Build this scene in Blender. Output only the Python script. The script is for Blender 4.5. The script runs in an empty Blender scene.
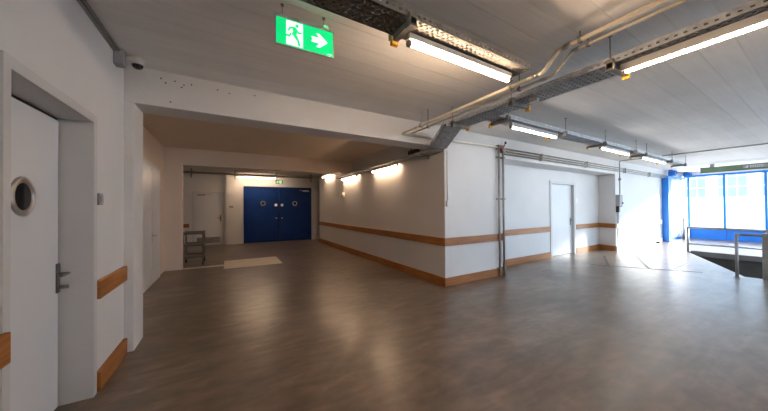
import bpy, bmesh, math, random
from mathutils import Vector, Matrix
random.seed(7)
S = bpy.context.scene
COL = S.collection
PI = math.pi
CEIL = 2.94

# ------------------------------------------------------------------ helpers
def F(x):            # the passage front / beam line runs two degrees off square
    return 3.78 + 0.034 * x
def Rr(x):           # recessed wall, parallel to it
    return F(x) + 0.52
SK = math.atan(0.034)

class MB:
    """collects simple solids, then links them as one mesh object"""
    def __init__(s):
        s.bm = bmesh.new()
    def box(s, x0, x1, y0, y1, z0, z1, M=None):
        P = [(x0,y0,z0),(x1,y0,z0),(x1,y1,z0),(x0,y1,z0),(x0,y0,z1),(x1,y0,z1),(x1,y1,z1),(x0,y1,z1)]
        v = [s.bm.verts.new(M @ Vector(p) if M else p) for p in P]
        for f in ((0,3,2,1),(4,5,6,7),(0,1,5,4),(1,2,6,5),(2,3,7,6),(3,0,4,7)):
            s.bm.faces.new([v[i] for i in f])
        return s
    def prism(s, poly, z0, z1):
        """footprint polygon (counter-clockwise) raised from z0 to z1"""
        a = [s.bm.verts.new((p[0],p[1],z0)) for p in poly]
        b = [s.bm.verts.new((p[0],p[1],z1)) for p in poly]
        n = len(poly)
        s.bm.faces.new(list(reversed(a))); s.bm.faces.new(b)
        for i in range(n):
            j = (i+1) % n
            s.bm.faces.new((a[i],a[j],b[j],b[i]))
        return s
    def extr(s, pts, M, d):
        """flat outline in a local XZ plane, thickness d along local Y"""
        a = [s.bm.verts.new(M @ Vector((p[0],0,p[1]))) for p in pts]
        b = [s.bm.verts.new(M @ Vector((p[0],d,p[1]))) for p in pts]
        n = len(pts)
        s.bm.faces.new(a); s.bm.faces.new(list(reversed(b)))
        for i in range(n):
            j = (i+1) % n
            s.bm.faces.new((a[j],a[i],b[i],b[j]))
        return s
    def tube(s, pts, r, seg=10, caps=True):
        pts = [Vector(p) for p in pts]
        rings = []
        up = None
        for i, p in enumerate(pts):
            if i == 0: t = (pts[1]-p).normalized()
            elif i == len(pts)-1: t = (p-pts[i-1]).normalized()
            else: t = ((pts[i+1]-p).normalized()+(p-pts[i-1]).normalized()).normalized()
            if up is None:
                up = Vector((0,0,1)) if abs(t.z) < .9 else Vector((1,0,0))
            sd = t.cross(up)
            if sd.length < 1e-4:
                sd = t.cross(Vector((0,1,0)))
            sd.normalize(); up = sd.cross(t).normalized()
            k = 1.0
            if 0 < i < len(pts)-1:
                c = (pts[i+1]-p).normalized().dot((p-pts[i-1]).normalized())
                k = 1/max(.5, math.sqrt((1+c)/2))
            rings.append([s.bm.verts.new(p + r*(math.cos(2*PI*j/seg)*sd + math.sin(2*PI*j/seg)*up)) for j in range(seg)])
        for a, b in zip(rings, rings[1:]):
            for j in range(seg):
                f = s.bm.faces.new((a[j],a[(j+1)%seg],b[(j+1)%seg],b[j])); f.smooth = True
        if caps:
            s.bm.faces.new(list(reversed(rings[0]))); s.bm.faces.new(rings[-1])
        return s
    def cyl(s, c, axis, r, h, seg=20, r2=None):
        c = Vector(c); ax = Vector(axis).normalized()
        q = Vector((0,0,1)).rotation_difference(ax).to_matrix()
        r2 = r if r2 is None else r2
        a = [s.bm.verts.new(c + q @ Vector((r*math.cos(2*PI*j/seg), r*math.sin(2*PI*j/seg), 0))) for j in range(seg)]
        b = [s.bm.verts.new(c + q @ Vector((r2*math.cos(2*PI*j/seg), r2*math.sin(2*PI*j/seg), h))) for j in range(seg)]
        s.bm.faces.new(list(reversed(a))); s.bm.faces.new(b)
        for j in range(seg):
            f = s.bm.faces.new((a[j],a[(j+1)%seg],b[(j+1)%seg],b[j])); f.smooth = True
        return s
    def ring(s, c, axis, ri, ro, h, seg=32):
        c = Vector(c); ax = Vector(axis).normalized()
        q = Vector((0,0,1)).rotation_difference(ax).to_matrix()
        prof = [(ri,0),(ro,0),(ro,h*.6),(ro-(ro-ri)*.25,h),(ri+(ro-ri)*.25,h),(ri,h*.6)]
        vs = [[s.bm.verts.new(c + q @ Vector((r*math.cos(2*PI*j/seg), r*math.sin(2*PI*j/seg), z))) for r, z in prof] for j in range(seg)]
        for j in range(seg):
            a, b = vs[j], vs[(j+1)%seg]
            for k in range(len(prof)):
                l = (k+1) % len(prof)
                f = s.bm.faces.new((a[k],b[k],b[l],a[l])); f.smooth = True
        return s
    def dome(s, c, r, zs=1.0, seg=20, n=6):
        c = Vector(c); rows = []
        for i in range(n):
            t = i/n*PI/2
            rows.append([s.bm.verts.new(c + Vector((r*math.cos(t)*math.cos(2*PI*j/seg), r*math.cos(t)*math.sin(2*PI*j/seg), -r*zs*math.sin(t)))) for j in range(seg)])
        tip = s.bm.verts.new(c + Vector((0,0,-r*zs)))
        for a, b in zip(rows, rows[1:]):
            for j in range(seg):
                f = s.bm.faces.new((a[j],b[j],b[(j+1)%seg],a[(j+1)%seg])); f.smooth = True
        for j in range(seg):
            f = s.bm.faces.new((rows[-1][j],tip,rows[-1][(j+1)%seg])); f.smooth = True
        s.bm.faces.new(rows[0])
        return s
    def build(s, name, m, parent=None, bevel=0, recalc=True):
        if recalc:
            bmesh.ops.recalc_face_normals(s.bm, faces=s.bm.faces[:])
        me = bpy.data.meshes.new(name)
        s.bm.to_mesh(me); s.bm.free()
        me.materials.append(m)
        o = bpy.data.objects.new(name, me); COL.objects.link(o)
        if parent is not None:
            o.parent = parent
            o.matrix_parent_inverse = parent_inv(parent)
        if bevel:
            b = o.modifiers.new('bevel', 'BEVEL'); b.width = bevel; b.segments = 2; b.limit_method = 'ANGLE'
        return o

def world_of(o):
    m = Matrix.LocRotScale(o.location, o.rotation_euler, o.scale)
    return (world_of(o.parent) @ o.matrix_parent_inverse @ m) if o.parent else m
def parent_inv(p):
    return world_of(p).inverted()

def tag(o, label, cat, group=None):
    o['label'] = label; o['category'] = cat
    if group: o['group'] = group
    return o
def struct(o):
    o['kind'] = 'structure'; return o
def thing(name, loc, label, cat, group=None, rotz=0):
    o = bpy.data.objects.new(name, None); COL.objects.link(o)
    o.empty_display_size = .1
    o.location = loc; o.rotation_euler = (0,0,rotz)
    return tag(o, label, cat, group)
def sthing(name, loc):
    o = bpy.data.objects.new(name, None); COL.objects.link(o)
    o.location = loc; o['kind'] = 'structure'; return o

# ------------------------------------------------------------------ materials
def mat(name, col, rough=.6, metal=0, var=0, scale=4, bump=0, bscale=60, spec=None, detail=6):
    m = bpy.data.materials.new(name); m.use_nodes = True
    nt = m.node_tree; b = nt.nodes['Principled BSDF']
    b.inputs['Base Color'].default_value = (*col,1)
    b.inputs['Roughness'].default_value = rough; b.inputs['Metallic'].default_value = metal
    if spec is not None: b.inputs['Specular IOR Level'].default_value = spec
    tc = nt.nodes.new('ShaderNodeTexCoord')
    if var:
        n = nt.nodes.new('ShaderNodeTexNoise'); n.inputs['Scale'].default_value = scale; n.inputs['Detail'].default_value = detail
        nt.links.new(tc.outputs['Object'], n.inputs['Vector'])
        r = nt.nodes.new('ShaderNodeValToRGB')
        r.color_ramp.elements[0].position = .3; r.color_ramp.elements[1].position = .7
        r.color_ramp.elements[0].color = (*[c*(1-var) for c in col],1)
        r.color_ramp.elements[1].color = (*[min(1,c*(1+var)) for c in col],1)
        nt.links.new(n.outputs['Fac'], r.inputs['Fac']); nt.links.new(r.outputs['Color'], b.inputs['Base Color'])
    if bump:
        n2 = nt.nodes.new('ShaderNodeTexNoise'); n2.inputs['Scale'].default_value = bscale; n2.inputs['Detail'].default_value = 4
        nt.links.new(tc.outputs['Object'], n2.inputs['Vector'])
        bp = nt.nodes.new('ShaderNodeBump'); bp.inputs['Strength'].default_value = bump; bp.inputs['Distance'].default_value = .01
        nt.links.new(n2.outputs['Fac'], bp.inputs['Height']); nt.links.new(bp.outputs['Normal'], b.inputs['Normal'])
    return m

def emit(name, col, strength):
    m = bpy.data.materials.new(name); m.use_nodes = True
    nt = m.node_tree; b = nt.nodes['Principled BSDF']
    b.inputs['Base Color'].default_value = (*[min(1,c) for c in col],1)
    b.inputs['Emission Color'].default_value = (*col,1); b.inputs['Emission Strength'].default_value = strength
    return m

def wood_mat():
    m = bpy.data.materials.new('oiled_spruce'); m.use_nodes = True
    nt = m.node_tree; N = nt.nodes; L = nt.links; b = N['Principled BSDF']
    tc = N.new('ShaderNodeTexCoord'); geo = N.new('ShaderNodeNewGeometry')
    # the grain runs along the board: stretch strongly across the height only
    mp = N.new('ShaderNodeMapping'); mp.inputs['Scale'].default_value = (1.6,1.6,38)
    L.new(tc.outputs['Object'], mp.inputs['Vector'])
    n = N.new('ShaderNodeTexNoise'); n.inputs['Scale'].default_value = 1.5; n.inputs['Detail'].default_value = 8; n.inputs['Distortion'].default_value = .6
    L.new(mp.outputs['Vector'], n.inputs['Vector'])
    r = N.new('ShaderNodeValToRGB'); e = r.color_ramp.elements
    e[0].position = .25; e[0].color = (.27,.095,.02,1); e[1].position = .75; e[1].color = (.50,.205,.052,1)
    L.new(n.outputs['Fac'], r.inputs['Fac'])
    n2 = N.new('ShaderNodeTexNoise'); n2.inputs['Scale'].default_value = 1.1; n2.inputs['Detail'].default_value = 2
    L.new(tc.outputs['Object'], n2.inputs['Vector'])
    mx = N.new('ShaderNodeMix'); mx.data_type = 'RGBA'; mx.blend_type = 'MULTIPLY'; mx.inputs['Factor'].default_value = .55
    L.new(r.outputs['Color'], mx.inputs[6])
    r2 = N.new('ShaderNodeValToRGB'); r2.color_ramp.elements[0].position = .35; r2.color_ramp.elements[0].color = (.62,.55,.48,1)
    r2.color_ramp.elements[1].position = .65; r2.color_ramp.elements[1].color = (1,1,1,1)
    L.new(n2.outputs['Fac'], r2.inputs['Fac']); L.new(r2.outputs['Color'], mx.inputs[7])
    # knots
    v = N.new('ShaderNodeTexVoronoi'); v.inputs['Scale'].default_value = 3.2
    L.new(tc.outputs['Object'], v.inputs['Vector'])
    r3 = N.new('ShaderNodeValToRGB'); r3.color_ramp.elements[0].position = .03; r3.color_ramp.elements[0].color = (.25,.16,.1,1)
    r3.color_ramp.elements[1].position = .085; r3.color_ramp.elements[1].color = (1,1,1,1)
    L.new(v.outputs['Distance'], r3.inputs['Fac'])
    mx2 = N.new('ShaderNodeMix'); mx2.data_type = 'RGBA'; mx2.blend_type = 'MULTIPLY'; mx2.inputs['Factor'].default_value = .8
    L.new(mx.outputs[2], mx2.inputs[6]); L.new(r3.outputs['Color'], mx2.inputs[7])
    L.new(mx2.outputs[2], b.inputs['Base Color'])
    b.inputs['Roughness'].default_value = .5
    return m

def floor_mat():
    m = bpy.data.materials.new('worn_concrete_floor'); m.use_nodes = True
    nt = m.node_tree; N = nt.nodes; L = nt.links; b = N['Principled BSDF']
    tc = N.new('ShaderNodeTexCoord')
    n1 = N.new('ShaderNodeTexNoise'); n1.inputs['Scale'].default_value = .7; n1.inputs['Detail'].default_value = 8; n1.inputs['Roughness'].default_value = .62; n1.inputs['Distortion'].default_value = .8
    n2 = N.new('ShaderNodeTexNoise'); n2.inputs['Scale'].default_value = 3.6; n2.inputs['Detail'].default_value = 9; n2.inputs['Roughness'].default_value = .66; n2.inputs['Distortion'].default_value = .5
    n3 = N.new('ShaderNodeTexNoise'); n3.inputs['Scale'].default_value = 45; n3.inputs['Detail'].default_value = 4
    for n in (n1,n2,n3): L.new(tc.outputs['Object'], n.inputs['Vector'])
    r1 = N.new('ShaderNodeValToRGB'); e = r1.color_ramp.elements
    e[0].position = .3; e[0].color = FLOOR_A; e[1].position = .72; e[1].color = FLOOR_B
    L.new(n1.outputs['Fac'], r1.inputs['Fac'])
    r2 = N.new('ShaderNodeValToRGB'); e = r2.color_ramp.elements
    e[0].position = .3; e[0].color = (.6,.6,.6,1); e[1].position = .7; e[1].color = (1.2,1.2,1.2,1)
    L.new(n2.outputs['Fac'], r2.inputs['Fac'])
    mx = N.new('ShaderNodeMix'); mx.data_type = 'RGBA'; mx.blend_type = 'MULTIPLY'; mx.inputs['Factor'].default_value = .7
    L.new(r1.outputs['Color'], mx.inputs[6]); L.new(r2.outputs['Color'], mx.inputs[7])
    # trowel strokes: two crossed, stretched noises
    last = mx.outputs[2]
    for ang, sc in ((.5,(1.2,4,1)),(-.9,(1.5,5,1)),(1.6,(1.4,4.5,1))):
        mp = N.new('ShaderNodeMapping'); mp.inputs['Rotation'].default_value = (0,0,ang); mp.inputs['Scale'].default_value = sc
        L.new(tc.outputs['Object'], mp.inputs['Vector'])
        ns = N.new('ShaderNodeTexNoise'); ns.inputs['Scale'].default_value = 1.6; ns.inputs['Detail'].default_value = 9; ns.inputs['Distortion'].default_value = .9
        L.new(mp.outputs['Vector'], ns.inputs['Vector'])
        mr = N.new('ShaderNodeMapRange'); mr.inputs['From Min'].default_value = .35; mr.inputs['From Max'].default_value = .65; mr.inputs['To Min'].default_value = .86; mr.inputs['To Max'].default_value = 1.10
        L.new(ns.outputs['Fac'], mr.inputs['Value'])
        vs = N.new('ShaderNodeVectorMath'); vs.operation = 'SCALE'; L.new(last, vs.inputs[0]); L.new(mr.outputs[0], vs.inputs['Scale'])
        last = vs.outputs[0]
    L.new(last, b.inputs['Base Color'])
    rr = N.new('ShaderNodeMapRange'); rr.inputs['From Min'].default_value = .3; rr.inputs['From Max'].default_value = .7; rr.inputs['To Min'].default_value = .285; rr.inputs['To Max'].default_value = .40
    L.new(n2.outputs['Fac'], rr.inputs['Value']); L.new(rr.outputs['Result'], b.inputs['Roughness'])
    b.inputs['Coat Weight'].default_value = .22; b.inputs['Coat Roughness'].default_value = .22
    bp = N.new('ShaderNodeBump'); bp.inputs['Strength'].default_value = .35; bp.inputs['Distance'].default_value = .006
    ad = N.new('ShaderNodeMath'); ad.operation = 'ADD'
    L.new(n2.outputs['Fac'], ad.inputs[0]); L.new(n3.outputs['Fac'], ad.inputs[1])
    L.new(n2.outputs['Fac'], bp.inputs['Height']); L.new(bp.outputs['Normal'], b.inputs['Normal'])
    return m

def ceil_mat():
    """painted board-marked concrete: long shutter-board seams along X"""
    m = bpy.data.materials.new('board_marked_ceiling'); m.use_nodes = True
    nt = m.node_tree; N = nt.nodes; L = nt.links; b = N['Principled BSDF']
    tc = N.new('ShaderNodeTexCoord'); sp = N.new('ShaderNodeSeparateXYZ'); L.new(tc.outputs['Object'], sp.inputs[0])
    sh = N.new('ShaderNodeMath'); sh.operation = 'MULTIPLY_ADD'; sh.inputs[1].default_value = -.034; L.new(sp.outputs['X'], sh.inputs[0]); L.new(sp.outputs['Y'], sh.inputs[2])
    md = N.new('ShaderNodeMath'); md.operation = 'MULTIPLY'; md.inputs[1].default_value = 1/.23; L.new(sh.outputs[0], md.inputs[0])
    fr = N.new('ShaderNodeMath'); fr.operation = 'FRACT'; L.new(md.outputs[0], fr.inputs[0])
    fl = N.new('ShaderNodeMath'); fl.operation = 'FLOOR'; L.new(md.outputs[0], fl.inputs[0])
    wn = N.new('ShaderNodeTexWhiteNoise'); wn.noise_dimensions = '1D'; L.new(fl.outputs[0], wn.inputs['W'])
    r = N.new('ShaderNodeValToRGB'); e = r.color_ramp.elements
    e[0].position = .0; e[0].color = (0,0,0,1); e[1].position = .06; e[1].color = (1,1,1,1)
    L.new(fr.outputs[0], r.inputs['Fac'])
    n = N.new('ShaderNodeTexNoise'); n.inputs['Scale'].default_value = 1.2; n.inputs['Detail'].default_value = 7; L.new(tc.outputs['Object'], n.inputs['Vector'])
    mp = N.new('ShaderNodeMapping'); mp.inputs['Scale'].default_value = (1.2,22,1); L.new(tc.outputs['Object'], mp.inputs['Vector'])
    ng = N.new('ShaderNodeTexNoise'); ng.inputs['Scale'].default_value = 1.5; ng.inputs['Detail'].default_value = 5; L.new(mp.outputs['Vector'], ng.inputs['Vector'])
    cr = N.new('ShaderNodeValToRGB'); e = cr.color_ramp.elements
    e[0].position = .3; e[0].color = CEIL_A; e[1].position = .7; e[1].color = CEIL_B
    L.new(n.outputs['Fac'], cr.inputs['Fac'])
    bv = N.new('ShaderNodeMapRange'); bv.inputs['To Min'].default_value = .96; bv.inputs['To Max'].default_value = 1.03
    L.new(wn.outputs['Value'], bv.inputs['Value'])
    sv = N.new('ShaderNodeMapRange'); sv.inputs['To Min'].default_value = .9; sv.inputs['To Max'].default_value = 1.0
    L.new(r.outputs['Color'], sv.inputs['Value'])
    gv = N.new('ShaderNodeMapRange'); gv.inputs['From Min'].default_value = .3; gv.inputs['From Max'].default_value = .7; gv.inputs['To Min'].default_value = .965; gv.inputs['To Max'].default_value = 1.03
    L.new(ng.outputs['Fac'], gv.inputs['Value'])
    m1 = N.new('ShaderNodeMath'); m1.operation = 'MULTIPLY'; L.new(bv.outputs[0], m1.inputs[0]); L.new(sv.outputs[0], m1.inputs[1])
    m2 = N.new('ShaderNodeMath'); m2.operation = 'MULTIPLY'; L.new(m1.outputs[0], m2.inputs[0]); L.new(gv.outputs[0], m2.inputs[1])
    vm = N.new('ShaderNodeVectorMath'); vm.operation = 'SCALE'; L.new(cr.outputs['Color'], vm.inputs[0]); L.new(m2.outputs[0], vm.inputs['Scale'])
    L.new(vm.outputs[0], b.inputs['Base Color'])
    a1 = N.new('ShaderNodeMath'); a1.operation = 'MULTIPLY_ADD'; a1.inputs[1].default_value = .5
    L.new(wn.outputs['Value'], a1.inputs[0]); L.new(r.outputs['Color'], a1.inputs[2])
    a2 = N.new('ShaderNodeMath'); a2.operation = 'MULTIPLY_ADD'; a2.inputs[1].default_value = .6
    L.new(ng.outputs['Fac'], a2.inputs[0]); L.new(a1.outputs[0], a2.inputs[2])
    bp = N.new('ShaderNodeBump'); bp.inputs['Strength'].default_value = .45; bp.inputs['Distance'].default_value = .006; bp.invert = True
    L.new(a2.outputs[0], bp.inputs['Height']); L.new(bp.outputs['Normal'], b.inputs['Normal'])
    b.inputs['Roughness'].default_value = .75
    return m

def glass_mat():
    m = bpy.data.materials.new('window_glass'); m.use_nodes = True
    nt = m.node_tree; N = nt.nodes; L = nt.links
    out = N['Material Output']; N.remove(N['Principled BSDF'])
    t = N.new('ShaderNodeBsdfTransparent'); t.inputs['Color'].default_value = (.95,.98,1,1)
    g = N.new('ShaderNodeBsdfGlossy'); g.inputs['Roughness'].default_value = .02
    fr = N.new('ShaderNodeFresnel'); fr.inputs['IOR'].default_value = 1.3
    mx = N.new('ShaderNodeMixShader'); L.new(fr.outputs[0], mx.inputs[0]); L.new(t.outputs[0], mx.inputs[1]); L.new(g.outputs[0], mx.inputs[2])
    L.new(mx.outputs[0], out.inputs['Surface'])
    return m

FLOOR_A = (.112,.083,.063,1); FLOOR_B = (.262,.202,.158,1)
CEIL_A = (.78,.77,.755,1); CEIL_B = (.85,.84,.825,1)
M = dict(
    wall = mat('white_wall_paint', (.70,.692,.692), .62, var=.035, scale=1.3, bump=.08, bscale=35),
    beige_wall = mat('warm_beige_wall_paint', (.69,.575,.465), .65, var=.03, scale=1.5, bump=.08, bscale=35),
    beam = mat('painted_concrete_beam', (.66,.645,.63), .7, var=.05, scale=2, bump=.18, bscale=25),
    floor = floor_mat(), ceil = ceil_mat(), wood = wood_mat(), glass = glass_mat(),
    door = mat('white_door_paint', (.68,.69,.71), .4, var=.02, scale=2),
    frame = mat('pale_grey_frame_paint', (.60,.595,.59), .45, var=.03, scale=3),
    blue = mat('blue_door_paint', (.002,.03,.165), .55, var=.12, scale=3, spec=.2),
    sky_blue = mat('bright_blue_steel_paint', (.014,.20,.68), .4, var=.06, scale=3),
    zinc = mat('galvanised_steel', (.56,.59,.62), .55, .25, var=.22, scale=14),
    zinc_dark = mat('dull_galvanised_steel', (.27,.255,.235), .6, .3, var=.25, scale=8),
    pipe = mat('cream_pipe_lacquer', (.72,.65,.53), .38, .1, var=.15, scale=6),
    pipe_grey = mat('grey_steel_pipe', (.34,.32,.29), .42, .5, var=.2, scale=6),
    steel = mat('brushed_steel', (.55,.54,.52), .32, .9, var=.1, scale=20),
    white_board = mat('white_painted_board', (.80,.79,.77), .5, var=.04, scale=4),
    zinc_shaded = mat('shaded_galvanised_steel', (.30,.32,.345), .55, .3, var=.3, scale=16),  # galvanised steel darkened: the sloping drop's shade is put into its colour
    handle = mat('dark_steel_handle', (.16,.155,.15), .4, .7, var=.1, scale=20),
    trolley = mat('dull_trolley_steel', (.20,.185,.165), .45, .6, var=.12, scale=8),
    rail = mat('railing_steel', (.34,.34,.34), .45, .4, var=.15, scale=8),
    cable = mat('dark_cable_sheath', (.075,.068,.06), .6, var=.2, scale=20),
    cable_grey = mat('grey_cable_sheath', (.24,.235,.23), .6, var=.2, scale=20),
    cap = mat('orange_plastic_cap', (.82,.42,.03), .45, var=.08, scale=20),
    plastic = mat('white_plastic', (.72,.71,.69), .45, var=.03, scale=10),
    grey_plastic = mat('grey_plastic', (.33,.33,.34), .5, var=.06, scale=10),
    dark = mat('black_plastic', (.018,.018,.02), .35, var=.1, scale=10),
    lens = mat('dark_glass', (.012,.013,.016), .08, var=.1, scale=4),
    green_beam = mat('sage_green_paint', (.15,.235,.135), .5, var=.08, scale=3),
    beige = mat('beige_floor_panel_paint', (.74,.67,.57), .6, var=.06, scale=5, bump=.1),
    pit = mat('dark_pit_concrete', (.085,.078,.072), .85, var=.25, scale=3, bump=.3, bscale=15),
    kerb = mat('grey_kerb_concrete', (.17,.167,.165), .8, var=.12, scale=4, bump=.2),
    facade = mat('white_render_facade', (.78,.78,.78), .9, var=.03, scale=.5),
    facade_window = mat('facade_window_glass', (.20,.21,.225), .5, var=.1, scale=1),
    asphalt = mat('pale_yard_paving', (.66,.65,.64), .9, var=.08, scale=1.5, bump=.2),
    joint = mat('dark_floor_joint', (.09,.082,.074), .7, var=.2, scale=9),
    strip = mat('worn_steel_edge_strip', (.26,.255,.245), .5, .3, var=.2, scale=9),
    white = mat('white_print', (.85,.85,.85), .6, var=.01, scale=9),
    tube_warm = emit('lit_warm_diffuser', (1.0,.70,.46), 115),
    tube_front = emit('lit_front_diffuser', (1.0,.75,.53), 140),
    tube_corridor = emit('lit_corridor_diffuser', (1.0,.68,.43), 88),
    tube_mid = emit('lit_neutral_diffuser', (1.0,.93,.84), 42),
    sign_green = emit('lit_green_sign_face', (.0,.66,.19), 1.0),
    sign_white = emit('lit_white_sign_face', (.85,1.0,.9), 1.05),
    sign_dim = emit('dim_green_sign_face', (.01,.32,.09), .35),
)

# ------------------------------------------------------------------ the setting
# floor with the loading pit cut out
PIT = [(9.3,-4.0),(9.13,1.33),(12.65,2.95),(12.65,-4.0)]
b = MB()
V = {}
def fv(p):
    if p not in V: V[p] = b.bm.verts.new((p[0],p[1],0))
    return V[p]
for poly in ([(-3.2,-4.2),(9.3,-4.2),(9.3,-4.0),(9.13,1.33),(-3.2,1.33)],
             [(-3.2,1.33),(9.13,1.33),(12.65,2.95),(-3.2,2.95)],
             [(-3.2,2.95),(12.65,2.95),(18.2,2.95),(18.2,5.0),(5.6,5.0),(-3.2,5.0)],
             [(12.65,-4.2),(18.2,-4.2),(18.2,2.95),(12.65,2.95),(12.65,-4.0)],
             [(9.3,-4.2),(12.65,-4.2),(12.65,-4.0),(9.3,-4.0)],
             [(-3.2,5.0),(5.6,5.0),(5.6,13.6),(-3.2,13.6)]):
    b.bm.faces.new([fv(q) for q in poly])
flo = struct(b.build('floor', M['floor'], recalc=False))
sd = flo.modifiers.new('thickness', 'SOLIDIFY'); sd.thickness = .1; sd.offset = -1
b = MB()
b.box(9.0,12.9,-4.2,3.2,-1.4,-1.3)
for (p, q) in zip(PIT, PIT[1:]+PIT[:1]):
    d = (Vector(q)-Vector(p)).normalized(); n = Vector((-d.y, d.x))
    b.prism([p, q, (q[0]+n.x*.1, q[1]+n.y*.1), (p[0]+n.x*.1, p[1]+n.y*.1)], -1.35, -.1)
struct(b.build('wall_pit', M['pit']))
b = MB(); b.box(12.58,12.78,-4.0,2.86,-.11,.05)
struct(b.build('trim_10', M['kerb'], bevel=.01))

b = MB(); b.box(-3.2,18.4,-4.2,13.6,CEIL,CEIL+.2)
struct(b.build('ceiling', M['ceil']))
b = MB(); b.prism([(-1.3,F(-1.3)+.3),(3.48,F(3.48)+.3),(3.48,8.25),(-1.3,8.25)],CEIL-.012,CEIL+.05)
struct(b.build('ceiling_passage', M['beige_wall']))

WL = -.918
DY0, DY1, DZ = 2.035, 3.0, 2.145
b = MB()
b.box(-1.25,WL,-4.2,DY0,0,CEIL); b.box(-1.25,WL,DY1,F(-.89)+.02,0,CEIL); b.box(-1.25,WL,DY0,DY1,DZ,CEIL)
wl = struct(b.build('wall_left', M['wall']))
# pillar and beam across the passage mouth
b = MB()
b.prism([(-1.5,F(-1.5)),(-.84,F(-.84)),(-.84,F(-.84)+.36),(-1.5,F(-1.5)+.36)],0,2.555)
b.prism([(-1.5,F(-1.5)),(3.48,F(3.48)),(3.48,F(3.48)+.36),(-1.5,F(-1.5)+.36)],2.555,CEIL)
wp = struct(b.build('wall_passage', M['beam'], bevel=.006))
b = MB()
for x, z in ((-.62,2.86),(-.58,2.82),(-.50,2.855),(-.42,2.83),(-.44,2.80),(-.35,2.85),(-.1,2.845),(.02,2.83),(-.54,2.62),(.3,2.86)):
    b.cyl((x,F(x)-.0015,z),(0,1,0),.008,.002,8)
b.build('drill_hole', M['dark'], wp)
# block to the side of the passage, corridor wall, beam over the recess
b = MB()
b.prism([(3.48,F(3.48)),(5.15,F(5.15)),(5.15,Rr(5.15)+.2),(3.7,Rr(5.15)+.2),(3.7,11.9),(3.48,11.9)],0,CEIL)
struct(b.build('wall_corridor', M['wall'], bevel=.006))
def lin(x0, x1, y0, y1, f=F, z0=0, z1=CEIL, b=None):
    return b.prism([(x0,f(x0)+y0),(x1,f(x1)+y0),(x1,f(x1)+y1),(x0,f(x0)+y1)],z0,z1)
D4 = (8.08,9.38,2.13)
b = MB()
lin(5.15,D4[0],0,.2,Rr,b=b); lin(D4[1],11.1,0,.2,Rr,b=b); lin(D4[0],D4[1],0,.2,Rr,D4[2],b=b)
lin(7.6,9.8,.2,.3,Rr,b=b)
struct(b.build('wall_recess', M['wall']))
b = MB(); lin(5.15,10.95,0,.53,F,2.5,b=b)
struct(b.build('wall_beam', M['wall'], bevel=.006))
b = MB(); b.prism([(10.95,F(10.95)),(15.9,F(15.9)),(15.9,F(15.9)+.3),(11.1,Rr(11.1)),],0,CEIL)
struct(b.build('wall_right', M['wall']))
# room behind the passage mouth
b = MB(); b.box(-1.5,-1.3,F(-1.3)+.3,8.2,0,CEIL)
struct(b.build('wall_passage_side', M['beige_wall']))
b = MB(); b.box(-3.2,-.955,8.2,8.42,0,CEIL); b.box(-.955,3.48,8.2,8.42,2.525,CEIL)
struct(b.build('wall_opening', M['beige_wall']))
# far hall
b = MB()
b.box(-3.2,-1.17,13.1,13.3,0,CEIL); b.box(-.14,-.06,13.1,13.3,0,CEIL); b.box(-1.17,-.14,13.1,13.3,2.13,CEIL)
b.box(-.06,.58,12.98,13.3,0,CEIL); b.box(3.4,4.4,12.98,13.3,0,CEIL); b.box(.58,3.4,12.98,13.3,2.4,CEIL)
b.box(-3.2,4.6,13.3,13.5,0,CEIL)
struct(b.build('wall_back', M['wall']))
b = MB(); b.box(-3.4,-3.2,8.2,13.4,0,CEIL); b.box(4.4,4.6,11.7,13.4,0,CEIL); b.box(3.7,4.6,11.7,11.9,0,CEIL)
struct(b.build('wall_hall_side', M['wall']))
b = MB(); b.box(-.95,-.09,8.19,8.36,0,.006)
struct(b.build('trim_11', M['beige']))
# walls behind the camera, their long unseen glazing is added for fill daylight
b = MB()
b.box(-1.25,5.5,-4.4,-4.2,0,CEIL); b.box(17.5,18.4,-4.4,-4.2,0,CEIL); b.box(5.5,17.5,-4.4,-4.2,0,.45); b.box(5.5,17.5,-4.4,-4.2,2.8,CEIL)
struct(b.build('wall_front', M['wall']))

# ------------------------------------------------------------------ timber guard boards
def board(name, p, q, z0, z1, t, n, m='wood'):
    """board from p to q on a wall, n = outward normal"""
    b = MB(); n = Vector(n)*t
    b.prism([p, q, (q[0]+n.x,q[1]+n.y), (p[0]+n.x,p[1]+n.y)], z0, z1)
    return struct(b.build(name, M[m], bevel=.003))
T = .032
BZ = (.738,.883); SZ = (0,.155)
def pair(side, k, p, q, n, m='wood'):
    board('trim_%d' % k, p, q, BZ[0], BZ[1], T, n, m)
    board('baseboard_%s' % side, p, q, SZ[0], SZ[1], T, n, m)
pair('left', 1, (WL,3.055), (WL,F(WL)-.012), (1,0))
pair('left_near', 2, (WL,-4.1), (WL,2.0), (1,0))
pair('corridor', 3, (3.48,F(3.48)-T), (3.48,11.9), (-1,0))
pair('passage', 4, (3.481,F(3.48)), (5.15,F(5.15)), (.034,-1))
pair('recess', 5, (5.15,Rr(5.15)), (8.0,Rr(8.0)), (.034,-1))
pair('recess_far', 6, (9.46,Rr(9.46)), (11.08,Rr(11.08)), (.034,-1))
pair('column', 7, (11.08,Rr(11.08)-.03), (10.955,F(10.95)-.0), (-1,-.2))
pair('right', 8, (10.96,F(10.96)), (15.40,F(15.40)), (.034,-1), 'white_board')
board('trim_9', (-1.62,13.1), (-1.30,13.1), .74, .885, T, (0,-1))

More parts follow.
